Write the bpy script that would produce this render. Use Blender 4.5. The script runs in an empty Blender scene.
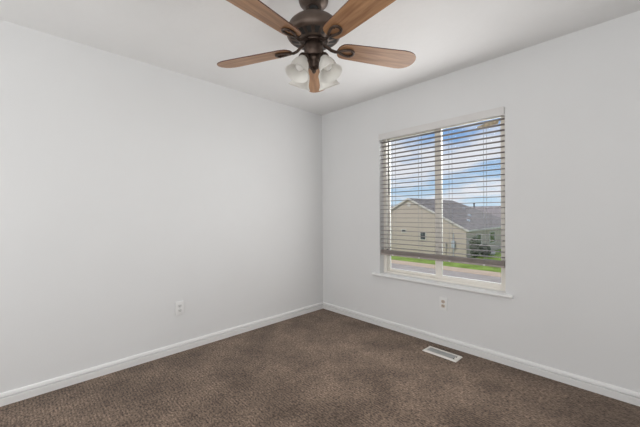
import bpy, bmesh, math, random
from mathutils import Vector, Matrix
R = math.radians
SC = bpy.context.scene
COL = SC.collection

# ------------------------------------------------------------------ camera
cam_d = bpy.data.cameras.new('camera')
cam_d.sensor_width = 36.0
cam_d.lens = 310.26 / 640 * 36.0
cam_d.clip_end = 500
cam = bpy.data.objects.new('camera', cam_d)
COL.objects.link(cam)
fw = Vector((-0.72011241, 0.69385664, -0.00103664))
rt = Vector((0.6938491, 0.72009567, -0.00597096))
up = Vector((0.00339651, 0.00501903, 0.99998164))
m = Matrix((rt, up, -fw)).transposed().to_4x4()
m.translation = Vector((2.80134, -2.74254, 1.20632))
cam.matrix_world = m
SC.camera = cam

# ------------------------------------------------------------------ exposure
SC.view_settings.view_transform = 'Standard'
SC.view_settings.look = 'None'
SC.view_settings.exposure = 0.0
SC.view_settings.gamma = 1.0
SC.view_settings.use_curve_mapping = False

# ------------------------------------------------------------------ world: blue sky with broken white cloud
W = bpy.data.worlds.new('sky')
SC.world = W
W.use_nodes = True
nt = W.node_tree
for n in list(nt.nodes):
    nt.nodes.remove(n)
N = nt.nodes.new
L = nt.links.new
tc = N('ShaderNodeTexCoord')
sep = N('ShaderNodeSeparateXYZ'); L(tc.outputs['Generated'], sep.inputs[0])
ramp = N('ShaderNodeValToRGB'); L(sep.outputs['Z'], ramp.inputs[0])
cr = ramp.color_ramp
cr.elements[0].position = 0.0; cr.elements[0].color = (0.60, 0.77, 0.90, 1)
cr.elements[1].position = 0.5; cr.elements[1].color = (0.17, 0.33, 0.68, 1)
e = cr.elements.new(0.12); e.color = (0.38, 0.57, 0.82, 1)
e = cr.elements.new(0.28); e.color = (0.19, 0.38, 0.75, 1)
addz = N('ShaderNodeMath'); addz.operation = 'ADD'; addz.inputs[1].default_value = 0.22
L(sep.outputs['Z'], addz.inputs[0])
mx = N('ShaderNodeMath'); mx.operation = 'MAXIMUM'; mx.inputs[1].default_value = 0.05
L(addz.outputs[0], mx.inputs[0])
dx = N('ShaderNodeMath'); dx.operation = 'DIVIDE'; L(sep.outputs['X'], dx.inputs[0]); L(mx.outputs[0], dx.inputs[1])
dy = N('ShaderNodeMath'); dy.operation = 'DIVIDE'; L(sep.outputs['Y'], dy.inputs[0]); L(mx.outputs[0], dy.inputs[1])
cmb = N('ShaderNodeCombineXYZ'); L(dx.outputs[0], cmb.inputs[0]); L(dy.outputs[0], cmb.inputs[1])
cmb.inputs[2].default_value = 5.1
ns = N('ShaderNodeTexNoise'); L(cmb.outputs[0], ns.inputs['Vector'])
ns.inputs['Scale'].default_value = 1.9; ns.inputs['Detail'].default_value = 7; ns.inputs['Roughness'].default_value = 0.58
cl = N('ShaderNodeValToRGB'); L(ns.outputs['Fac'], cl.inputs[0])
cl.color_ramp.elements[0].position = 0.40; cl.color_ramp.elements[0].color = (0, 0, 0, 1)
cl.color_ramp.elements[1].position = 0.58; cl.color_ramp.elements[1].color = (1, 1, 1, 1)
mixc = N('ShaderNodeMixRGB'); L(cl.outputs[0], mixc.inputs[0]); L(ramp.outputs[0], mixc.inputs[1])
mixc.inputs[2].default_value = (0.83, 0.84, 0.90, 1)
bg = N('ShaderNodeBackground'); L(mixc.outputs[0], bg.inputs[0]); bg.inputs[1].default_value = 1.0
ow = N('ShaderNodeOutputWorld'); L(bg.outputs[0], ow.inputs[0])

# ------------------------------------------------------------------ sun, added fill lights, area panels for the window daylight
sd = bpy.data.lights.new('sun', 'SUN'); sd.energy = 2.1; sd.angle = R(6); sd.color = (1, 0.95, 0.87)
so = bpy.data.objects.new('sun', sd); COL.objects.link(so)
so.rotation_euler = (R(42), 0, R(-28))      # high, from behind our house

def area(name, loc, target, sx, sy, energy, color=(1, 1, 1)):
    d = bpy.data.lights.new(name, 'AREA'); d.shape = 'RECTANGLE'; d.size = sx; d.size_y = sy
    d.energy = energy; d.color = color
    o = bpy.data.objects.new(name, d); COL.objects.link(o)
    o.location = loc
    o.rotation_euler = (Vector(target) - Vector(loc)).to_track_quat('-Z', 'Y').to_euler()
    return o
area('fill_light_right', (4.15, -2.1, 1.3), (0, -2.1, 1.3), 4.0, 2.2, 3, (0.985, 0.995, 1.0))
area('fill_light_near', (2.1, -4.15, 1.3), (2.1, 0, 1.3), 4.0, 2.2, 36.5, (0.985, 0.995, 1.0))
area('window_daylight', (1.46, -0.07, 1.3), (1.46, -2.0, 1.3), 1.1, 1.3, 16.5, (1.0, 0.99, 0.98))
area('sky_daylight', (1.75, 0.80, 2.25), (1.35, -0.3, 0.85), 1.5, 1.2, 85, (0.98, 0.99, 1.0))
area('fill_light_up', (3.3, -3.3, 0.35), (3.3, -3.3, 2.44), 1.4, 1.4, 11, (0.985, 0.995, 1.0))  # added fill near the floor behind the camera, facing up; no lamp there

# ------------------------------------------------------------------ materials
def new_mat(name):
    mt = bpy.data.materials.new(name); mt.use_nodes = True
    return mt, mt.node_tree, mt.node_tree.nodes['Principled BSDF']

def mat(name, col, rough=0.5, metal=0.0, var=0.0, vscale=8.0, bump=0.0, bscale=60.0, spec=0.5):
    """principled surface with a little procedural noise in colour and relief"""
    mt, t, b = new_mat(name)
    b.inputs['Roughness'].default_value = rough
    b.inputs['Metallic'].default_value = metal
    b.inputs['Specular IOR Level'].default_value = spec
    b.inputs['Base Color'].default_value = (*col, 1)
    tc = t.nodes.new('ShaderNodeTexCoord')
    if var > 0:
        n = t.nodes.new('ShaderNodeTexNoise'); n.inputs['Scale'].default_value = vscale; n.inputs['Detail'].default_value = 4
        t.links.new(tc.outputs['Object'], n.inputs['Vector'])
        r = t.nodes.new('ShaderNodeValToRGB')
        r.color_ramp.elements[0].position = 0.3; r.color_ramp.elements[1].position = 0.7
        r.color_ramp.elements[0].color = (*[c * (1 - var) for c in col], 1)
        r.color_ramp.elements[1].color = (*[min(1, c * (1 + var)) for c in col], 1)
        t.links.new(n.outputs['Fac'], r.inputs[0]); t.links.new(r.outputs[0], b.inputs['Base Color'])
    if bump > 0:
        n2 = t.nodes.new('ShaderNodeTexNoise'); n2.inputs['Scale'].default_value = bscale; n2.inputs['Detail'].default_value = 3
        t.links.new(tc.outputs['Object'], n2.inputs['Vector'])
        bp = t.nodes.new('ShaderNodeBump'); bp.inputs['Strength'].default_value = bump; bp.inputs['Distance'].default_value = 0.004
        t.links.new(n2.outputs['Fac'], bp.inputs['Height']); t.links.new(bp.outputs[0], b.inputs['Normal'])
    return mt

M = {}
M['wall'] = mat('wall_paint', (0.80, 0.802, 0.802), 0.75, var=0.012, vscale=1.6, bump=0.12, bscale=110, spec=0.25)
M['ceiling'] = mat('ceiling_paint', (0.88, 0.878, 0.872), 0.85, var=0.012, vscale=3, bump=0.45, bscale=26, spec=0.2)
M['trim'] = mat('white_trim_paint', (0.88, 0.877, 0.87), 0.4, var=0.01, vscale=5)
M['vinyl'] = mat('cream_vinyl', (0.93, 0.89, 0.82), 0.4, var=0.01, vscale=6)
M['slat'] = mat('blind_slat', (0.30, 0.27, 0.26), 0.55, var=0.02, vscale=12, spec=0.15)  # white slats; their backlit darkness is put into this base colour
M['rail'] = mat('blind_rail', (0.40, 0.35, 0.325), 0.55, var=0.08, vscale=14)  # backlit darkness of the stacked slats and rail is put into the colour
M['valance'] = mat('blind_valance', (0.74, 0.725, 0.71), 0.5, var=0.015, vscale=12)
M['cord'] = mat('blind_cord', (0.35, 0.36, 0.37), 0.8, var=0.05, vscale=40)
M['wand'] = mat('tilt_wand', (0.06, 0.06, 0.065), 0.3, var=0.05, vscale=40)
M['label'] = mat('paper_label', (0.50, 0.42, 0.30), 0.8, var=0.35, vscale=45)
M['plastic'] = mat('white_plastic', (0.86, 0.858, 0.85), 0.35, var=0.01, vscale=20)
M['plastic_grey'] = mat('pale_grey_plastic', (0.74, 0.74, 0.73), 0.4, var=0.02, vscale=30)
M['plastic_tan'] = mat('tan_plastic', (0.64, 0.54, 0.45), 0.4, var=0.05, vscale=30)
M['dark'] = mat('dark_slot', (0.03, 0.028, 0.026), 0.7, var=0.1, vscale=30)
M['screw'] = mat('screw_steel', (0.55, 0.54, 0.52), 0.35, 0.8, var=0.05, vscale=40)
M['vent_white'] = mat('vent_enamel', (0.78, 0.75, 0.70), 0.4, var=0.03, vscale=25)
M['vent_grey'] = mat('vent_louver', (0.46, 0.46, 0.455), 0.45, var=0.06, vscale=40)
M['bronze'] = mat('aged_bronze', (0.085, 0.060, 0.048), 0.42, 0.75, var=0.22, vscale=18, bump=0.05, bscale=90)
M['bronze_body'] = mat('brushed_bronze', (0.13, 0.098, 0.08), 0.45, 0.7, var=0.2, vscale=14, bump=0.05, bscale=90)
M['bulb'] = mat('bulb_glass', (0.93, 0.92, 0.89), 0.25, var=0.01, vscale=20)
# outdoors
M['roof'] = mat('grey_shingles', (0.27, 0.24, 0.22), 0.9, var=0.25, vscale=2.2, bump=0.5, bscale=12, spec=0.1)
M['roof_far'] = mat('mauve_shingles', (0.28, 0.245, 0.24), 0.9, var=0.18, vscale=2.0, spec=0.1)
M['fascia'] = mat('white_fascia', (0.62, 0.58, 0.53), 0.6, var=0.03, vscale=3)
M['house_glass'] = mat('dark_window_glass', (0.06, 0.065, 0.07), 0.15, var=0.1, vscale=3)
M['grey_siding'] = mat('grey_siding', (0.36, 0.33, 0.31), 0.8, var=0.08, vscale=3)
M['meter'] = mat('meter_steel', (0.50, 0.54, 0.60), 0.4, 0.3, var=0.05, vscale=10)
M['road'] = mat('grey_asphalt', (0.42, 0.37, 0.33), 0.95, var=0.12, vscale=1.2, bump=0.3, bscale=20, spec=0.1)
M['walk'] = mat('tan_concrete', (0.57, 0.44, 0.33), 0.9, var=0.10, vscale=1.5, spec=0.1)
M['grass'] = mat('lawn_grass', (0.225, 0.315, 0.065), 0.95, var=0.30, vscale=1.4, bump=0.6, bscale=30, spec=0.1)
M['leaf'] = mat('shrub_leaf', (0.12, 0.145, 0.085), 0.7, var=0.45, vscale=6)
M['bark'] = mat('shrub_bark', (0.12, 0.085, 0.06), 0.9, var=0.2, vscale=20)

def siding():
    mt, t, b = new_mat('beige_lap_siding')
    b.inputs['Roughness'].default_value = 0.75
    tc = t.nodes.new('ShaderNodeTexCoord')
    w = t.nodes.new('ShaderNodeTexWave'); w.wave_type = 'BANDS'; w.bands_direction = 'Z'; w.wave_profile = 'SAW'
    w.inputs['Scale'].default_value = 1.55
    t.links.new(tc.outputs['Object'], w.inputs['Vector'])
    bp = t.nodes.new('ShaderNodeBump'); bp.inputs['Strength'].default_value = 0.6; bp.inputs['Distance'].default_value = 0.02
    t.links.new(w.outputs['Fac'], bp.inputs['Height']); t.links.new(bp.outputs[0], b.inputs['Normal'])
    n = t.nodes.new('ShaderNodeTexNoise'); n.inputs['Scale'].default_value = 0.8
    t.links.new(tc.outputs['Object'], n.inputs['Vector'])
    r = t.nodes.new('ShaderNodeValToRGB')
    r.color_ramp.elements[0].color = (0.50, 0.42, 0.355, 1); r.color_ramp.elements[1].color = (0.55, 0.465, 0.395, 1)
    t.links.new(n.outputs['Fac'], r.inputs[0]); t.links.new(r.outputs[0], b.inputs['Base Color'])
    return mt
M['siding'] = siding()

def carpet():
    mt, t, b = new_mat('brown_loop_carpet')
    b.inputs['Roughness'].default_value = 1.0
    b.inputs['Specular IOR Level'].default_value = 0.05
    b.inputs['Sheen Weight'].default_value = 0.12
    b.inputs['Sheen Roughness'].default_value = 0.6
    nd, lk = t.nodes.new, t.links.new
    tc = nd('ShaderNodeTexCoord')
    # loops: fine cells in rows that run along x
    mp = nd('ShaderNodeMapping'); mp.inputs['Scale'].default_value = (0.55, 1.0, 1.0); lk(tc.outputs['Object'], mp.inputs[0])
    v = nd('ShaderNodeTexNoise'); v.inputs['Scale'].default_value = 105; v.inputs['Detail'].default_value = 2.5; v.inputs['Roughness'].default_value = 0.7
    lk(mp.outputs[0], v.inputs['Vector'])
    wv = nd('ShaderNodeTexWave'); wv.wave_type = 'BANDS'; wv.bands_direction = 'Y'
    wv.inputs['Scale'].default_value = 17; wv.inputs['Distortion'].default_value = 2.5; wv.inputs['Detail'].default_value = 2
    wv.inputs['Detail Scale'].default_value = 6
    lk(tc.outputs['Object'], wv.inputs['Vector'])
    # wear and vacuum shading of the pile
    big = nd('ShaderNodeTexNoise'); big.inputs['Scale'].default_value = 2.9; big.inputs['Detail'].default_value = 5; big.inputs['Roughness'].default_value = 0.6
    lk(tc.outputs['Object'], big.inputs['Vector'])
    r1 = nd('ShaderNodeValToRGB'); lk(v.outputs['Fac'], r1.inputs[0])
    r1.color_ramp.elements[0].position = 0.30; r1.color_ramp.elements[0].color = (0.030, 0.019, 0.013, 1)
    r1.color_ramp.elements[1].position = 0.72; r1.color_ramp.elements[1].color = (0.375, 0.27, 0.20, 1)
    r2 = nd('ShaderNodeValToRGB'); lk(wv.outputs['Fac'], r2.inputs[0])
    r2.color_ramp.elements[0].color = (0.80, 0.80, 0.80, 1); r2.color_ramp.elements[1].color = (1.1, 1.1, 1.1, 1)
    r3 = nd('ShaderNodeValToRGB'); lk(big.outputs['Fac'], r3.inputs[0])
    r3.color_ramp.elements[0].position = 0.35; r3.color_ramp.elements[0].color = (0.66, 0.645, 0.635, 1)
    r3.color_ramp.elements[1].position = 0.66; r3.color_ramp.elements[1].color = (1.22, 1.22, 1.22, 1)
    m1 = nd('ShaderNodeMixRGB'); m1.blend_type = 'MULTIPLY'; m1.inputs[0].default_value = 1; lk(r1.outputs[0], m1.inputs[1]); lk(r2.outputs[0], m1.inputs[2])
    m2 = nd('ShaderNodeMixRGB'); m2.blend_type = 'MULTIPLY'; m2.inputs[0].default_value = 1; lk(m1.outputs[0], m2.inputs[1]); lk(r3.outputs[0], m2.inputs[2])
    lk(m2.outputs[0], b.inputs['Base Color'])
    bp = nd('ShaderNodeBump'); bp.inputs['Strength'].default_value = 0.7; bp.inputs['Distance'].default_value = 0.006
    lk(v.outputs['Fac'], bp.inputs['Height']); lk(bp.outputs[0], b.inputs['Normal'])
    return mt
M['carpet'] = carpet()

def wood():
    mt, t, b = new_mat('oak_blade')
    b.inputs['Roughness'].default_value = 0.38
    nd, lk = t.nodes.new, t.links.new
    tc = nd('ShaderNodeTexCoord')
    mp = nd('ShaderNodeMapping'); mp.inputs['Scale'].default_value = (1.0, 13.0, 13.0); lk(tc.outputs['Object'], mp.inputs[0])
    n = nd('ShaderNodeTexNoise'); n.inputs['Scale'].default_value = 3.2; n.inputs['Detail'].default_value = 6; n.inputs['Distortion'].default_value = 0.6
    lk(mp.outputs[0], n.inputs['Vector'])
    r = nd('ShaderNodeValToRGB'); lk(n.outputs['Fac'], r.inputs[0])
    r.color_ramp.elements[0].position = 0.32; r.color_ramp.elements[0].color = (0.26, 0.122, 0.055, 1)
    r.color_ramp.elements[1].position = 0.66; r.color_ramp.elements[1].color = (0.47, 0.26, 0.13, 1)
    lk(r.outputs[0], b.inputs['Base Color'])
    return mt
M['wood'] = wood()
M['wood_edge'] = mat('dark_blade_edge', (0.11, 0.045, 0.03), 0.5, var=0.1, vscale=10)

def frosted():
    mt, t, b = new_mat('frosted_shade_glass')
    nd, lk = t.nodes.new, t.links.new
    b.inputs['Base Color'].default_value = (0.88, 0.86, 0.82, 1); b.inputs['Roughness'].default_value = 0.3
    tc = nd('ShaderNodeTexCoord')
    n = nd('ShaderNodeTexNoise'); n.inputs['Scale'].default_value = 22; n.inputs['Detail'].default_value = 3
    lk(tc.outputs['Object'], n.inputs['Vector'])
    r = nd('ShaderNodeValToRGB'); lk(n.outputs['Fac'], r.inputs[0])
    r.color_ramp.elements[0].color = (0.90, 0.89, 0.86, 1); r.color_ramp.elements[1].color = (0.92, 0.91, 0.88, 1)
    lk(r.outputs[0], b.inputs['Base Color'])
    tr = nd('ShaderNodeBsdfTranslucent'); tr.inputs[0].default_value = (0.92, 0.91, 0.88, 1)
    tp = nd('ShaderNodeBsdfTransparent'); tp.inputs[0].default_value = (0.96, 0.95, 0.93, 1)
    m1 = nd('ShaderNodeMixShader'); m1.inputs[0].default_value = 0.45
    lk(b.outputs[0], m1.inputs[1]); lk(tr.outputs[0], m1.inputs[2])
    m2 = nd('ShaderNodeMixShader'); m2.inputs[0].default_value = 0.12
    lk(m1.outputs[0], m2.inputs[1]); lk(tp.outputs[0], m2.inputs[2])
    lk(m2.outputs[0], t.nodes['Material Output'].inputs[0])
    return mt
M['frosted'] = frosted()

def pane():
    mt, t, b = new_mat('window_glass')
    nd, lk = t.nodes.new, t.links.new
    tp = nd('ShaderNodeBsdfTransparent'); tp.inputs[0].default_value = (0.97, 0.98, 0.98, 1)
    gl = nd('ShaderNodeBsdfGlossy'); gl.inputs['Roughness'].default_value = 0.02
    fr = nd('ShaderNodeFresnel'); fr.inputs[0].default_value = 1.3
    mx = nd('ShaderNodeMixShader'); lk(fr.outputs[0], mx.inputs[0]); lk(tp.outputs[0], mx.inputs[1]); lk(gl.outputs[0], mx.inputs[2])
    lk(mx.outputs[0], t.nodes['Material Output'].inputs[0])
    return mt
M['glass'] = pane()

# ------------------------------------------------------------------ mesh helpers
def box(bm, lo, hi, bev=0.0, mtx=None):
    g = bmesh.ops.create_cube(bm, size=1.0)
    vs = g['verts']
    c = [(a + b) / 2 for a, b in zip(lo, hi)]; s = [abs(b - a) for a, b in zip(lo, hi)]
    for v in vs:
        v.co = Vector((v.co.x * s[0] + c[0], v.co.y * s[1] + c[1], v.co.z * s[2] + c[2]))
    if bev > 0:
        es = list({e for v in vs for e in v.link_edges})
        r = bmesh.ops.bevel(bm, geom=es, offset=bev, segments=2, affect='EDGES', profile=0.7)
        vs = list({v for f in r['faces'] for v in f.verts} | {v for v in vs if v.is_valid})
    if mtx is not None:
        for v in vs:
            v.co = mtx @ v.co
    return vs

def lathe(bm, prof, seg=40, mtx=None, cap=True):
    rings = []
    for r, z in prof:
        ring = []
        for i in range(seg):
            a = 2 * math.pi * i / seg
            co = Vector((r * math.cos(a), r * math.sin(a), z))
            ring.append(bm.verts.new(mtx @ co if mtx is not None else co))
        rings.append(ring)
    for a, b in zip(rings, rings[1:]):
        for i in range(seg):
            j = (i + 1) % seg
            bm.faces.new((a[i], a[j], b[j], b[i]))
    if cap:
        bm.faces.new(rings[0][::-1]); bm.faces.new(rings[-1])

def tube(bm, pts, rad, seg=10, closed=False, flat=1.0, nrm=None):
    """tube along pts; rad is a number or one per point; flat squeezes it along nrm"""
    pts = [Vector(p) for p in pts]
    n = len(pts)
    rads = rad if isinstance(rad, (list, tuple)) else [rad] * n
    rings = []
    ref = Vector(nrm) if nrm is not None else None
    for i, p in enumerate(pts):
        a = pts[i - 1] if (i > 0 or closed) else p
        b = pts[(i + 1) % n] if (i < n - 1 or closed) else p
        d = (b - a).normalized()
        u = ref if ref is not None else Vector((0, 0, 1))
        if abs(d.dot(u)) > 0.95:
            u = Vector((1, 0, 0))
        s = d.cross(u).normalized(); w = s.cross(d).normalized()
        rings.append([bm.verts.new(p + s * rads[i] * math.cos(2 * math.pi * k / seg) + w * rads[i] * flat * math.sin(2 * math.pi * k / seg)) for k in range(seg)])
    prs = list(zip(rings, rings[1:])) + ([(rings[-1], rings[0])] if closed else [])
    for a, b in prs:
        for k in range(seg):
            j = (k + 1) % seg
            bm.faces.new((a[k], a[j], b[j], b[k]))
    if not closed:
        bm.faces.new(rings[0][::-1]); bm.faces.new(rings[-1])

def prism(bm, poly, axis, a, b):
    """extrude a 2-D outline along axis ('x': (y,z), 'y': (x,z), 'z': (x,y)) from a to b"""
    def P(p, t):
        return {'x': (t, p[0], p[1]), 'y': (p[0], t, p[1]), 'z': (p[0], p[1], t)}[axis]
    A = [bm.verts.new(P(p, a)) for p in poly]; B = [bm.verts.new(P(p, b)) for p in poly]
    n = len(poly)
    bm.faces.new(A); bm.faces.new(B[::-1])
    for i in range(n):
        j = (i + 1) % n
        bm.faces.new((A[i], B[i], B[j], A[j]))

def obj(name, bm, material, parent=None, smooth=False, mats=None):
    bmesh.ops.recalc_face_normals(bm, faces=bm.faces)
    me = bpy.data.meshes.new(name)
    bm.to_mesh(me); bm.free()
    for mm in (mats or [material]):
        me.materials.append(mm)
    if smooth:
        me.polygons.foreach_set('use_smooth', [True] * len(me.polygons))
        try:
            me.set_sharp_from_angle(angle=R(38))
        except Exception:
            pass
    o = bpy.data.objects.new(name, me); COL.objects.link(o)
    if parent is not None:
        o.parent = parent
    return o

def B():
    return bmesh.new()

def boxobj(name, lo, hi, material, parent=None, bev=0.0):
    bm = B(); box(bm, lo, hi, bev)
    return obj(name, bm, material, parent, smooth=bev > 0)

def tag(o, label, cat, group=None):
    o['label'] = label; o['category'] = cat
    if group:
        o['group'] = group
    return o

def thing(name, label, cat, loc=(0, 0, 0), rotz=0.0, group=None):
    o = bpy.data.objects.new(name, None); COL.objects.link(o)
    o.location = loc; o.rotation_euler = (0, 0, rotz); o.empty_display_size = 0.1
    return tag(o, label, cat, group)

def struct(o):
    o['kind'] = 'structure'
    return o

# ------------------------------------------------------------------ the room shell
RX, RY, H, T = 4.2, -4.2, 2.44, 0.16
WX0, WX1, WZ0, WZ1 = 0.867, 2.054, 0.562, 2.030      # the window opening
struct(boxobj('floor', (0, RY, -0.12), (RX, 0, 0.008), M['carpet']))
struct(boxobj('ceiling', (-T, RY - T, H), (RX + T, T, H + 0.15), M['ceiling']))
struct(boxobj('wall_left', (-T, RY, -0.12), (0, 0, H), M['wall']))
struct(boxobj('wall_right', (RX, RY, -0.12), (RX + T, 0, H), M['wall']))
struct(boxobj('wall_near', (-T, RY - T, -0.12), (RX + T, RY, H), M['wall']))
bm = B()
box(bm, (-T, 0, -0.12), (WX0, T, H)); box(bm, (WX1, 0, -0.12), (RX + T, T, H))
box(bm, (WX0, 0, -0.12), (WX1, T, WZ0)); box(bm, (WX0, 0, WZ1), (WX1, T, H))
struct(obj('wall_back', bm, M['wall']))

# baseboard: stepped colonial profile (distance from wall, height)
FZ = 0.008        # top of the carpet pile
BP = [(0, 0), (0.015, 0), (0.018, 0.046), (0.017, 0.048), (0.002, 0.0482), (0.002, 0.056), (0.014, 0.0562), (0.012, 0.068), (0.009, 0.075), (0.003, 0.0785), (0, 0.0785)]
bm = B(); prism(bm, [(d, z + FZ) for d, z in BP], 'y', RY, -0.0181)
struct(obj('baseboard_left', bm, M['trim']))
bm = B(); prism(bm, [(-d, z + FZ) for d, z in BP], 'x', 0.0, RX)
struct(obj('baseboard_back', bm, M['trim']))
bm = B(); prism(bm, [(RX - d, z + FZ) for d, z in BP], 'y', RY, -0.0181)
struct(obj('baseboard_right', bm, M['trim']))
bm = B(); prism(bm, [(RY + d, z + FZ) for d, z in BP], 'x', 0.0185, RX - 0.0185)
struct(obj('baseboard_near', bm, M['trim']))

# window stool (the sill board) with a rounded nose and horns past the opening
bm = B()
nose = [(0.085, 0.540), (0.085, 0.563), (-0.022, 0.563), (-0.030, 0.560), (-0.034, 0.553), (-0.033, 0.545), (-0.027, 0.539), (-0.0005, 0.537), (-0.0005, 0.540)]
prism(bm, [(-0.0005, 0.537), (-0.027, 0.538), (-0.033, 0.543), (-0.035, 0.551), (-0.032, 0.558), (-0.024, 0.563), (-0.0005, 0.563)], 'x', 0.785, 2.108)
box(bm, (WX0 + 0.001, -0.0005, 0.5625), (WX1 - 0.001, 0.085, 0.5655))
struct(obj('window_sill', bm, M['trim'], smooth=False))

# horizontal sliding window: frame, two sashes, each with its pane
FY0, FY1 = 0.075, 0.150
bm = B()
fwid = 0.038
box(bm, (WX0, FY0, WZ0), (WX0 + fwid, FY1, WZ1), 0.003)
box(bm, (WX1 - fwid, FY0, WZ0), (WX1, FY1, WZ1), 0.003)
box(bm, (WX0 + fwid, FY0, WZ1 - 0.022), (WX1 - fwid, FY1, WZ1), 0.003)
box(bm, (WX0 + fwid, FY0, WZ0), (WX1 - fwid, FY1, WZ0 + 0.022), 0.003)
win = struct(obj('window_1', bm, M['vinyl'], smooth=True))
def sash(x0, x1, y0, y1, z0, z1, l, r, b, t):
    bm = B()
    box(bm, (x0, y0, z0), (x0 + l, y1, z1), 0.003); box(bm, (x1 - r, y0, z0), (x1, y1, z1), 0.003)
    box(bm, (x0 + l, y0, z0), (x1 - r, y1, z0 + b), 0.003); box(bm, (x0 + l, y0, z1 - t), (x1 - r, y1, z1), 0.003)
    s = obj('sash', bm, M['vinyl'], win, smooth=True)
    bm = B(); ym = (y0 + y1) / 2
    box(bm, (x0 + l - 0.004, ym - 0.003, z0 + b - 0.004), (x1 - r + 0.004, ym + 0.003, z1 - t + 0.004))
    obj('glass_pane', bm, M['glass'], s)
    return s
z0, z1 = WZ0 + 0.022, WZ1 - 0.022
sash(WX0 + fwid, 1.474, 0.112, 0.138, z0, z1, 0.012, 0.036, 0.026, 0.020)
sash(1.440, WX1 - fwid, 0.084, 0.110, z0, z1, 0.062, 0.016, 0.034, 0.022)
bm = B(); box(bm, (1.452, 0.0765, 1.25), (1.474, 0.0845, 1.31), 0.002)
obj('sash_latch', bm, M['vinyl'], win, smooth=True)

# ------------------------------------------------------------------ the horizontal slat blind in the opening
bl = thing('window_blind', 'white horizontal slat blind lowered over most of the window, with a bottom bundle darkened to a backlit taupe', 'blind', (1.4605, 0.03, 0.0))
SX0, SX1 = -0.586, 0.586            # relative to the blind's own origin
bm = B()
box(bm, (-0.592, -0.045, 1.970), (0.592, -0.033, 2.036), 0.003)
box(bm, (-0.592, -0.034, 1.968), (-0.584, -0.0005, 2.036), 0.001); box(bm, (0.584, -0.034, 1.968), (0.592, -0.0005, 2.036), 0.001)
obj('valance', bm, M['valance'], bl, smooth=True)
boxobj('headrail', (-0.584, -0.026, 1.988), (0.584, 0.028, 2.028), M['valance'], bl, 0.002)
def slat_bm(z, tilt=0.0):
    bm = B()
    n = 6
    top = []; bot = []
    for i in range(n + 1):
        y = -0.025 + 0.05 * i / n
        crown = 0.0022 * (1 - (2 * i / n - 1) ** 2)
        top.append((y, crown + 0.0014)); bot.append((y, crown - 0.0014))
    poly = top + bot[::-1]
    ct, st = math.cos(tilt), math.sin(tilt)
    poly = [(y * ct - zz * st, y * st + zz * ct + z) for y, zz in poly]
    prism(bm, poly, 'x', SX0, SX1)
    return bm
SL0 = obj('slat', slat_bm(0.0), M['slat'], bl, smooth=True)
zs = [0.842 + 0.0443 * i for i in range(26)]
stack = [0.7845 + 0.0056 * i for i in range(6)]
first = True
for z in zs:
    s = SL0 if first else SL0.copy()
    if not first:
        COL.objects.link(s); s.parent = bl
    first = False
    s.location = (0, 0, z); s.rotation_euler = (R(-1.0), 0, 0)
SB0 = None
for z in stack:
    if SB0 is None:
        SB0 = obj('stacked_slat', slat_bm(0.0), M['rail'], bl, smooth=True); s = SB0
    else:
        s = SB0.copy(); COL.objects.link(s); s.parent = bl
    s.location = (0, 0, z)
SB0['label'] = 'slat in the bundle at the bottom, darkened to a backlit taupe'
br = boxobj('bottom_rail', (SX0, -0.026, 0.7635), (SX1, 0.026, 0.781), M['rail'], bl, 0.004)
for cx in (-0.435, -0.145, 0.150, 0.437):
    for yy in (-0.0275, 0.0275):
        bm = B(); tube(bm, [(cx + (0.0 if yy < 0 else 0.004), yy, 0.775), (cx + (0.0 if yy < 0 else 0.004), yy, 1.95)], 0.0014, 6)
        obj('ladder_cord', bm, M['cord'], bl)
    bm = B(); box(bm, (cx - 0.008, -0.029, 0.766), (cx + 0.008, -0.026, 0.776), 0.001)
    obj('cord_clip', bm, M['valance'], bl)
bm = B()
tube(bm, [(-0.472, -0.0325, 1.97), (-0.472, -0.0325, 1.93), (-0.472, -0.0325, 1.42), (-0.472, -0.0325, 1.39)], [0.002, 0.004, 0.005, 0.0055], 8)
obj('tilt_wand', bm, M['wand'], bl, smooth=True)
# a torn paper label still stuck to the blind, just above the topmost slat at the right
bm = B()
prism(bm, [(0.386, 1.909), (0.392, 1.922), (0.425, 1.930), (0.47, 1.937), (0.52, 1.939), (0.546, 1.941), (0.551, 1.928), (0.545, 1.910), (0.50, 1.907), (0.44, 1.906)], 'y', -0.0272, -0.0264)
lb = obj('paper_label', bm, M['label'], bl)
lb['label'] = 'torn tan paper label above the topmost slat'

# ------------------------------------------------------------------ wall outlets
def outlet(label, loc, rotz, sock):
    t = thing('wall_outlet', label, 'outlet', loc, rotz, 'wall outlets')
    boxobj('cover_plate', (-0.0355, -0.010, -0.0575), (0.0355, 0.0, 0.0575), M['plastic'], t, 0.002)
    for s in (1, -1):
        zc = s * 0.0195
        bm = B()
        pts = []
        for k in range(24):
            a = 2 * math.pi * k / 24
            pts.append((0.0172 * math.cos(a), zc + max(-0.0135, min(0.0135, 0.0172 * math.sin(a)))))
        prism(bm, pts, 'y', -0.0115, -0.0095)
        rc = obj('receptacle', bm, sock, t)
        bm = B()
        box(bm, (-0.0078, -0.0119, zc - 0.002), (-0.0052, -0.0113, zc + 0.007)); box(bm, (0.0052, -0.0119, zc - 0.001), (0.0078, -0.0113, zc + 0.006))
        lathe(bm, [(0.0027, 0), (0.0027, 0.0006)], 12, Matrix.Translation((0, -0.0113, zc - 0.0075)) @ Matrix.Rotation(R(90), 4, 'X'))
        obj('slots', bm, M['dark'], rc)
    bm = B(); lathe(bm, [(0.003, 0), (0.0026, 0.0012), (0.001, 0.0016)], 12, Matrix.Translation((0, -0.0098, 0)) @ Matrix.Rotation(R(90), 4, 'X'))
    obj('screw', bm, M['screw'], t)
    return t
outlet('white wall outlet with pale sockets on the blank left wall', (0.0, -1.752, 0.387), R(90), M['plastic_grey'])
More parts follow.
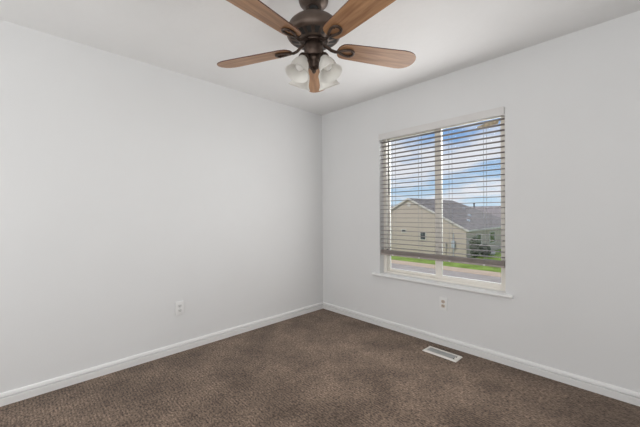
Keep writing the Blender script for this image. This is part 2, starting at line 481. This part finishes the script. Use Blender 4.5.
outlet('white wall outlet with tan sockets below the window sill', (1.556, 0.0, 0.384), 0.0, M['plastic_tan'])

# ------------------------------------------------------------------ floor register
t = thing('floor_vent', 'white metal floor register with grey louvers in the brown carpet under the window', 'vent', (1.621, -0.182, FZ), R(-1.6))
bm = B()
VX, VY = 0.148, 0.064; IX, IY = 0.122, 0.038
def frame_poly(bm):
    o = [(-VX, -VY), (VX, -VY), (VX, VY), (-VX, VY)]; i = [(-IX, -IY), (IX, -IY), (IX, IY), (-IX, IY)]
    mid = [(x * 0.94, y * 0.90) for x, y in o]
    vo = [bm.verts.new((x, y, 0.001)) for x, y in o]; vm = [bm.verts.new((x, y, 0.0085)) for x, y in mid]
    vi = [bm.verts.new((x, y, 0.0085)) for x, y in i]; vb = [bm.verts.new((x, y, 0.001)) for x, y in i]
    for k in range(4):
        j = (k + 1) % 4
        for a, b in ((vo, vm), (vm, vi), (vi, vb), (vb, vo)):
            bm.faces.new((a[k], a[j], b[j], b[k]))
frame_poly(bm)
obj('frame', bm, M['vent_white'], t)
boxobj('damper', (-IX, -IY, 0.0006), (IX, IY, 0.002), M['dark'], t)
bm = B()
nL = 26
for k in range(nL):
    x = -IX + 0.006 + (2 * IX - 0.026) * k / (nL - 1)
    box(bm, (x - 0.0027, -IY + 0.001, 0.002), (x + 0.0027, IY - 0.001, 0.0072), 0, Matrix.Identity(4))
box(bm, (-IX, -0.003, 0.002), (IX - 0.014, 0.003, 0.0076))
obj('louvers', bm, M['vent_grey'], t)
bm = B(); box(bm, (IX - 0.012, -0.014, 0.002), (IX - 0.004, 0.012, 0.006), 0.001); box(bm, (IX - 0.010, 0.002, 0.005), (IX - 0.005, 0.008, 0.014), 0.001)
obj('damper_lever', bm, M['vent_white'], t, smooth=True)

# ------------------------------------------------------------------ ceiling fan with light kit
FC = Vector((1.497, -1.527, 0))
fan = thing('ceiling_fan', 'bronze ceiling fan with five oak blades and four frosted lamp shades', 'ceiling fan', (FC.x, FC.y, H))
def fz(z):
    return z - H
def flathe(name, prof, mt, seg=48, parent=None):
    bm = B(); lathe(bm, [(r, fz(z)) for r, z in prof], seg)
    return obj(name, bm, mt, parent or fan, smooth=True)
flathe('canopy', [(0.078, 2.44), (0.084, 2.434), (0.085, 2.422), (0.080, 2.408), (0.066, 2.396), (0.052, 2.389), (0.046, 2.384), (0.030, 2.384), (0.026, 2.392)], M['bronze_body'])
flathe('hanger_ball', [(0.010, 2.408), (0.024, 2.400), (0.026, 2.390), (0.020, 2.380), (0.012, 2.376)], M['dark'])
flathe('downrod', [(0.0125, 2.40), (0.0125, 2.335), (0.022, 2.333), (0.026, 2.322), (0.030, 2.310)], M['bronze'])
flathe('motor_housing', [(0.030, 2.318), (0.060, 2.316), (0.095, 2.310), (0.122, 2.299), (0.141, 2.281), (0.151, 2.262), (0.155, 2.245), (0.1565, 2.236), (0.155, 2.226), (0.149, 2.215),
                         (0.138, 2.207), (0.134, 2.208), (0.085, 2.194), (0.080, 2.190), (0.072, 2.190)], M['bronze_body'], 64)
bm = B()
for k in range(16):
    a = 2 * math.pi * (k + 0.5) / 16
    mm = Matrix.Rotation(a, 4, 'Z')
    q = [(0.088, -0.009), (0.130, -0.015), (0.130, 0.015), (0.088, 0.009)]
    lo = [bm.verts.new(mm @ Vector((x, y, fz(2.1937 + (x - 0.085) / 0.049 * 0.014)))) for x, y in q]
    hi = [bm.verts.new(mm @ Vector((x, y, fz(2.1960 + (x - 0.085) / 0.049 * 0.014)))) for x, y in q]
    bm.faces.new(lo); bm.faces.new(hi[::-1])
    for i in range(4):
        j = (i + 1) % 4; bm.faces.new((lo[i], lo[j], hi[j], hi[i]))
obj('vent_slots', bm, M['dark'], fan)
flathe('flywheel', [(0.040, 2.192), (0.066, 2.190), (0.068, 2.184), (0.066, 2.177), (0.050, 2.175)], M['bronze'])
flathe('switch_housing', [(0.046, 2.178), (0.052, 2.168), (0.0555, 2.162), (0.0565, 2.15), (0.0555, 2.112), (0.051, 2.102), (0.040, 2.098), (0.020, 2.097)], M['bronze'])
flathe('light_fitter', [(0.036, 2.099), (0.040, 2.092), (0.039, 2.082), (0.030, 2.072), (0.029, 2.050), (0.026, 2.040), (0.014, 2.032), (0.006, 2.030)], M['bronze'])
flathe('finial', [(0.006, 2.034), (0.010, 2.028), (0.012, 2.022), (0.010, 2.015), (0.005, 2.011), (0.002, 2.007)], M['bronze_body'], 24)

# blades: each in its own local frame, x outward; the bracket is a piece of its blade
BZ = 2.160
def blade_outline():
    r0, r1 = 0.142, 0.655
    def hw(r):
        s = (r - r0) / (r1 - r0)
        return 0.058 + 0.019 * min(1, s * 1.25)
    pts = []
    n = 14
    c0 = 0.045
    c1 = 0.10
    for i in range(9):           # root end, rounded
        a = math.pi / 2 + math.pi * i / 8
        y = hw(r0) * math.sin(a)
        x = r0 + c0 + c0 * math.cos(a) * (1 if abs(math.cos(a)) > 0 else 0)
        pts.append((x, y))
    for i in range(n):
        r = r0 + c0 + 0.02 + (r1 - c1 - 0.02 - r0 - c0 - 0.02) * i / (n - 1)
        pts.append((r, -hw(r)))
    for i in range(13):          # tip, broad superellipse
        a = -math.pi / 2 + math.pi * i / 12
        ca, sa = math.cos(a), math.sin(a)
        x = r1 - c1 + c1 * (abs(ca) ** 0.85); y = hw(r1) * (1 if sa > 0 else -1) * abs(sa) ** 0.95
        pts.append((x, y))
    for i in range(n - 1, -1, -1):
        r = r0 + c0 + 0.02 + (r1 - c1 - 0.02 - r0 - c0 - 0.02) * i / (n - 1)
        pts.append((r, hw(r)))
    return pts
def make_blade():
    bm = B(); prism(bm, blade_outline(), 'z', -0.003, 0.003)
    b = obj('blade', bm, M['wood'], fan, mats=[M['wood'], M['wood_edge']])
    for f in b.data.polygons:
        if abs(f.normal.z) < 0.5:
            f.material_index = 1
    bm = B()
    # arm rising from the flywheel, then an open heart-shaped loop under the blade root
    tube(bm, [(0.055, 0, 0.020), (0.080, 0, 0.012), (0.105, 0, -0.006), (0.130, 0, -0.012), (0.152, 0, -0.010)], [0.012, 0.011, 0.0105, 0.010, 0.009], 10, flat=0.75, nrm=(0, 0, 1))
    loop = []
    for k in range(28):
        a = 2 * math.pi * k / 28
        x = 0.196 + 0.046 * math.cos(a); y = 0.030 * math.sin(a) * (0.62 + 0.38 * math.cos(a) + 0.15)
        loop.append((x, y, -0.0085))
    tube(bm, loop, 0.0078, 8, closed=True, flat=0.8, nrm=(0, 0, 1))
    for (x, y) in ((0.226, 0.020), (0.226, -0.020), (0.160, 0.0)):
        lathe(bm, [(0.0055, -0.016), (0.0055, -0.003)], 10, Matrix.Translation((x, y, 0)))
    br = obj('blade_bracket', bm, M['bronze'], b, smooth=True)
    return b, br
b0, k0 = make_blade()
for i in range(5):
    if i == 0:
        b, k = b0, k0
    else:
        b = b0.copy(); COL.objects.link(b); b.parent = fan
        k = k0.copy(); COL.objects.link(k); k.parent = b
    a = R(134 + 72 * i)
    b.matrix_local = Matrix.Translation((0, 0, fz(BZ))) @ Matrix.Rotation(a, 4, 'Z') @ Matrix.Rotation(R(-12), 4, 'X')
    k.matrix_local = Matrix.Identity(4)

# four lamp arms, each carrying a bell shade with its bulb
TILT = R(25)
def make_arm():
    bm = B()
    tube(bm, [(0.028, 0, 2.082 - H), (0.048, 0, 2.094 - H), (0.064, 0, 2.097 - H), (0.074, 0, 2.090 - H)], [0.009, 0.008, 0.009, 0.012], 10)
    mm = Matrix.Translation((0.076, 0, 2.080 - H)) @ Matrix.Rotation(math.pi - TILT, 4, 'Y')
    lathe(bm, [(0.012, -0.010), (0.025, -0.004), (0.028, 0.004), (0.028, 0.014), (0.024, 0.015)], 24, mm)
    return obj('lamp_arm', bm, M['bronze'], fan, smooth=True), mm
def make_shade(mm):
    bm = B()
    outer = [(0.0235, 0.006), (0.0250, 0.018), (0.031, 0.030), (0.041, 0.046), (0.047, 0.064), (0.0495, 0.082), (0.052, 0.098), (0.058, 0.112), (0.0655, 0.122), (0.068, 0.125)]
    inner = [(r - 0.0032, z - 0.0005) for r, z in outer[::-1]]
    lathe(bm, outer + inner, 40, mm, cap=False)
    # bottom rim is closed by the profile itself; join the neck
    s = obj('lamp_shade', bm, M['frosted'], None, smooth=True)
    bm = B()
    lathe(bm, [(0.010, 0.010), (0.013, 0.028), (0.020, 0.046), (0.026, 0.064), (0.026, 0.076), (0.020, 0.089), (0.010, 0.096), (0.002, 0.098)], 24, mm)
    q = obj('bulb', bm, M['bulb'], s, smooth=True)
    return s, q
arm0, MM = make_arm()
sh0, bu0 = make_shade(MM)
sh0.parent = arm0
for i in range(4):
    if i == 0:
        arm, sh, bu = arm0, sh0, bu0
    else:
        arm = arm0.copy(); COL.objects.link(arm); arm.parent = fan
        sh = sh0.copy(); COL.objects.link(sh); sh.parent = arm
        bu = bu0.copy(); COL.objects.link(bu); bu.parent = arm
    bu.parent = arm
    arm.rotation_euler = (0, 0, R(271 + 90 * i))
# pull chains
for (a, z0_, z1_) in ((300, 2.10, 2.028), (345, 2.10, 2.036)):
    ca, sa = math.cos(R(a)), math.sin(R(a))
    bm = B(); x, y = 0.042 * ca, 0.042 * sa
    z = z0_
    tube(bm, [(x, y, fz(z0_)), (x, y, fz(z1_))], 0.0016, 6)
    lathe(bm, [(0.002, fz(z1_)), (0.006, fz(z1_ - 0.004)), (0.007, fz(z1_ - 0.014)), (0.003, fz(z1_ - 0.020))], 12, Matrix.Translation((x, y, 0)))
    obj('pull_chain', bm, M['bronze'], fan, smooth=True)

# ------------------------------------------------------------------ outdoors, seen from the upper floor
G = -3.2
struct(boxobj('lawn', (-120, 0.9, G - 0.3), (60, 160, G), M['grass']))
struct(boxobj('road', (-120, 10.0, G - 0.1), (60, 20.5, G + 0.02), M['road']))
struct(boxobj('sidewalk', (-120, 20.5, G - 0.1), (60, 22.1, G + 0.05), M['walk']))

def house_window(parent, x0, x1, y0, y1, z0, z1, axis, frame=True):
    """a framed window on a wall; the pane is a piece of it"""
    bm = B()
    if axis == 'y':
        for lo, hi in (((x0, y0, z0), (x0 + 0.08, y1, z1)), ((x1 - 0.08, y0, z0), (x1, y1, z1)), ((x0 + .08, y0, z0), (x1 - .08, y1, z0 + 0.08)), ((x0 + .08, y0, z1 - 0.08), (x1 - .08, y1, z1))):
            box(bm, lo, hi)
        w = obj('window', bm, M['fascia'], parent)
        boxobj('pane', (x0 + 0.08, y0 + 0.03, z0 + 0.08), (x1 - 0.08, y1, z1 - 0.08), M['house_glass'], w)
    else:
        for lo, hi in (((x0, y0, z0), (x1, y0 + 0.12, z1)), ((x0, y1 - 0.12, z0), (x1, y1, z1)), ((x0, y0 + .12, z0), (x1, y1 - .12, z0 + 0.1)), ((x0, y0 + .12, z1 - 0.1), (x1, y1 - .12, z1))):
            box(bm, lo, hi)
        w = obj('window', bm, M['fascia'], parent)
        boxobj('pane', (x0, y0 + 0.12, z0 + 0.1), (x1 - 0.03, y1 - 0.12, z1 - 0.1), M['house_glass'], w)
    return w

# the neighbour's house: gable towards us, ridge running away, hipped far end
hs = thing('neighbour_house', 'beige sided house with a front gable and grey shingle roof across the street', 'house', (0, 0, 0))
PX, PZ, SL = -15.04, 2.82, 0.525
XL, XR, YF, YB, YR = -21.14, -8.94, 28.0, 45.6, 39.4
EX = 0.22
ez = PZ - SL * (XR - PX) - 0.10
bm = B()
prism(bm, [(XL, G), (XR, G), (XR, ez), (PX, PZ - 0.14), (XL, ez)], 'y', YF, YR)
box(bm, (XL, YR, G), (XR, YB, ez))
obj('wall', bm, M['siding'], hs)
bm = B()
ov = 0.10
el = PZ - SL * (XR + EX - PX)
yb = YB + EX
def V(x, y, z): return bm.verts.new((x, y, z))
th = 0.14
for dz in (0,):
    topf = [V(PX, YF - ov, PZ), V(XR + EX, YF - ov, el), V(XR + EX, yb, el), V(PX, YR, PZ), V(XL - EX, yb, el), V(XL - EX, YF - ov, el)]
    low = [V(v.co.x, v.co.y, v.co.z - th) for v in topf]
p, a, b, r, c, d = topf; p2, a2, b2, r2, c2, d2 = low
for f in ((p, a, b, r), (p, r, c, d), (r, b, c), (p2, r2, b2, a2), (p2, d2, c2, r2), (r2, c2, b2),
          (p, p2, a2, a), (a, a2, b2, b), (b, b2, c2, c), (c, c2, d2, d), (d, d2, p2, p)):
    bm.faces.new(f)
obj('roof', bm, M['roof'], hs)
bm = B()      # rake boards on the gable
yf = YF - ov - 0.05
for s in (1, -1):
    xe = PX + s * (XR + EX - PX)
    prism(bm, [(PX, PZ + 0.03), (xe, el + 0.03), (xe, el - 0.17), (PX, PZ - 0.17)], 'y', yf, yf + 0.05)
obj('rake_board', bm, M['fascia'], hs)
boxobj('eave_gutter', (XR + EX, YF - ov, el - 0.17), (XR + EX + 0.10, yb, el - 0.01), M['fascia'], hs)
bm = B(); box(bm, (XR, YF - 0.06, G), (XR + 0.06, YF + 0.10, el - 0.16)); box(bm, (XR - 0.12, YF - 0.06, G), (XR, YF, el - 0.1))
obj('corner_trim', bm, M['siding'], hs)
bm = B(); lathe(bm, [(0.02, 0), (0.19, 0), (0.24, 0.02), (0.24, 0.05), (0.20, 0.05), (0.19, 0.03), (0.02, 0.03)], 16, Matrix.Translation((PX + 0.06, YF - 0.005, PZ - 0.72)) @ Matrix.Rotation(R(90), 4, 'X'))
obj('gable_vent', bm, M['fascia'], hs)
house_window(hs, -15.95, -15.30, YF - 0.06, YF - 0.005, -1.02, -0.62, 'y')
house_window(hs, -13.70, -12.98, YF - 0.06, YF - 0.005, -1.72, -0.82, 'y')
house_window(hs, -17.85, -17.20, YF - 0.06, YF - 0.005, -1.75, -0.55, 'y')
bm = B(); box(bm, (-10.25, YF - 0.22, -2.30), (-9.95, YF - 0.005, -1.60), 0.03); tube(bm, [(-10.10, YF - 0.06, -2.3), (-10.10, YF - 0.06, G)], 0.035, 8); tube(bm, [(-10.10, YF - 0.06, -1.6), (-10.10, YF - 0.06, -0.8)], 0.035, 8)
obj('electric_meter', bm, M['meter'], hs)
bm = B(); box(bm, (-10.95, YF - 0.14, -2.35), (-10.78, YF - 0.005, -1.85), 0.02); tube(bm, [(-10.86, YF - 0.05, -2.35), (-10.86, YF - 0.05, G)], 0.03, 8)
obj('utility_box', bm, M['grey_siding'], hs)
for (y0, y1, z0_, z1_) in ((30.6, 32.0, -2.2, -0.95), (34.5, 36.3, -2.3, -0.95), (39.0, 41.0, -2.3, -0.95)):
    house_window(hs, XR + 0.005, XR + 0.07, y0, y1, z0_, z1_, 'x')
for (x, y) in ((-11.2, 35.0), (-10.2, 32.0), (-12.8, 37.5)):
    z = PZ - SL * (x - PX)
    bm = B(); box(bm, (x - 0.14, y - 0.14, z - 0.08), (x + 0.14, y + 0.14, z + 0.16), 0.02)
    obj('roof_vent', bm, M['meter'], hs)

def far_house(label, x0, x1, y0, y1, ridge, eave, wallm, roofm):
    t = thing('distant_house', label, 'house', (0, 0, 0))
    yc = (y0 + y1) / 2
    bm = B(); prism(bm, [(y0 + 0.4, G), (y1 - 0.4, G), (y1 - 0.4, eave), (yc, ridge - 0.25), (y0 + 0.4, eave)], 'x', x0 + 0.3, x1 - 0.3)
    obj('wall', bm, wallm, t)
    bm = B(); prism(bm, [(y0, eave - 0.1), (yc, ridge), (y1, eave - 0.1), (y1, eave - 0.28), (yc, ridge - 0.2), (y0, eave - 0.28)], 'x', x0, x1)
    obj('roof', bm, roofm, t)
    w = (x1 - x0)
    for fr in (0.62, 0.78, 0.9):
        xa = x0 + w * fr
        house_window(t, xa, xa + 1.3, y0 + 0.33, y0 + 0.395, G + 1.0, G + 2.2, 'y')
    return t
fh = far_house('distant house with a long mauve grey roof, behind the right end of the beige house', -34, -3, 60, 72, 2.45, -0.6, M['grey_siding'], M['roof_far'])
bm = B(); tube(bm, [(-21.6, 65.6, 2.0), (-21.6, 65.6, 2.95)], 0.12, 10); lathe(bm, [(0.2, 2.95), (0.2, 3.1)], 10, Matrix.Translation((-21.6, 65.6, 0)))
obj('flue_pipe', bm, M['dark'], fh)
far_house('distant dark roofed house peeking out past the left slope of the beige gable', -46, -30.6, 47, 57, 2.55, -0.2, M['siding'], M['roof'])

# shrubs along the side wall and on the lawn
def shrub(label, x, y, h, w, seed, grp='shrubs by the neighbouring house'):
    rnd = random.Random(seed)
    t = thing('shrub', label, 'shrub', (x, y, G), 0, grp)
    bm = B()
    for k in range(5):
        a = rnd.uniform(0, 6.28)
        tube(bm, [(0, 0, 0), (0.12 * math.cos(a), 0.12 * math.sin(a), h * 0.35), (w * 0.3 * math.cos(a), w * 0.3 * math.sin(a), h * 0.7)], [0.035, 0.025, 0.012], 6)
    obj('stems', bm, M['bark'], t)
    bm = B()
    for k in range(1500):
        u = rnd.uniform(-1, 1); a = rnd.uniform(0, 6.28); rr = rnd.uniform(0.45, 1.0) ** 0.5
        s = math.sqrt(1 - u * u)
        lump = 1 + 0.18 * math.sin(3 * a + seed) * math.cos(4 * u + seed)
        c = Vector((s * math.cos(a) * w / 2 * rr * lump, s * math.sin(a) * w / 2 * rr * lump, h * 0.53 + u * h * 0.47 * rr))
        q = Matrix.Rotation(rnd.uniform(0, 6.28), 4, 'Z') @ Matrix.Rotation(rnd.uniform(-1.2, 1.2), 4, 'X')
        sz = rnd.uniform(0.05, 0.10)
        vs = [bm.verts.new(c + (q @ Vector(p)) * sz) for p in ((-1, 0, 0), (0, -0.5, 0.1), (1.1, 0, 0), (0, 0.5, 0.1))]
        bm.faces.new(vs)
    obj('foliage', bm, M['leaf'], t)
    return t
shrub('tall dark shrub at the front corner of the beige house', -7.95, 27.5, 2.2, 0.95, 1)
shrub('round dark shrub behind the tall corner shrub', -7.9, 30.0, 1.3, 1.0, 2)
bm = B()
bmesh.ops.create_icosphere(bm, subdivisions=2, radius=1.0)
rnd = random.Random(5)
for v in bm.verts:
    v.co = Vector((v.co.x * 0.34, v.co.y * 0.3, v.co.z * 0.24)) * rnd.uniform(0.85, 1.12) + Vector((-7.95, 32.2, G + 0.2))
tag(obj('boulder', bm, M['fascia']), 'small whitish boulder on the lawn beside the dark shrubs', 'rock')
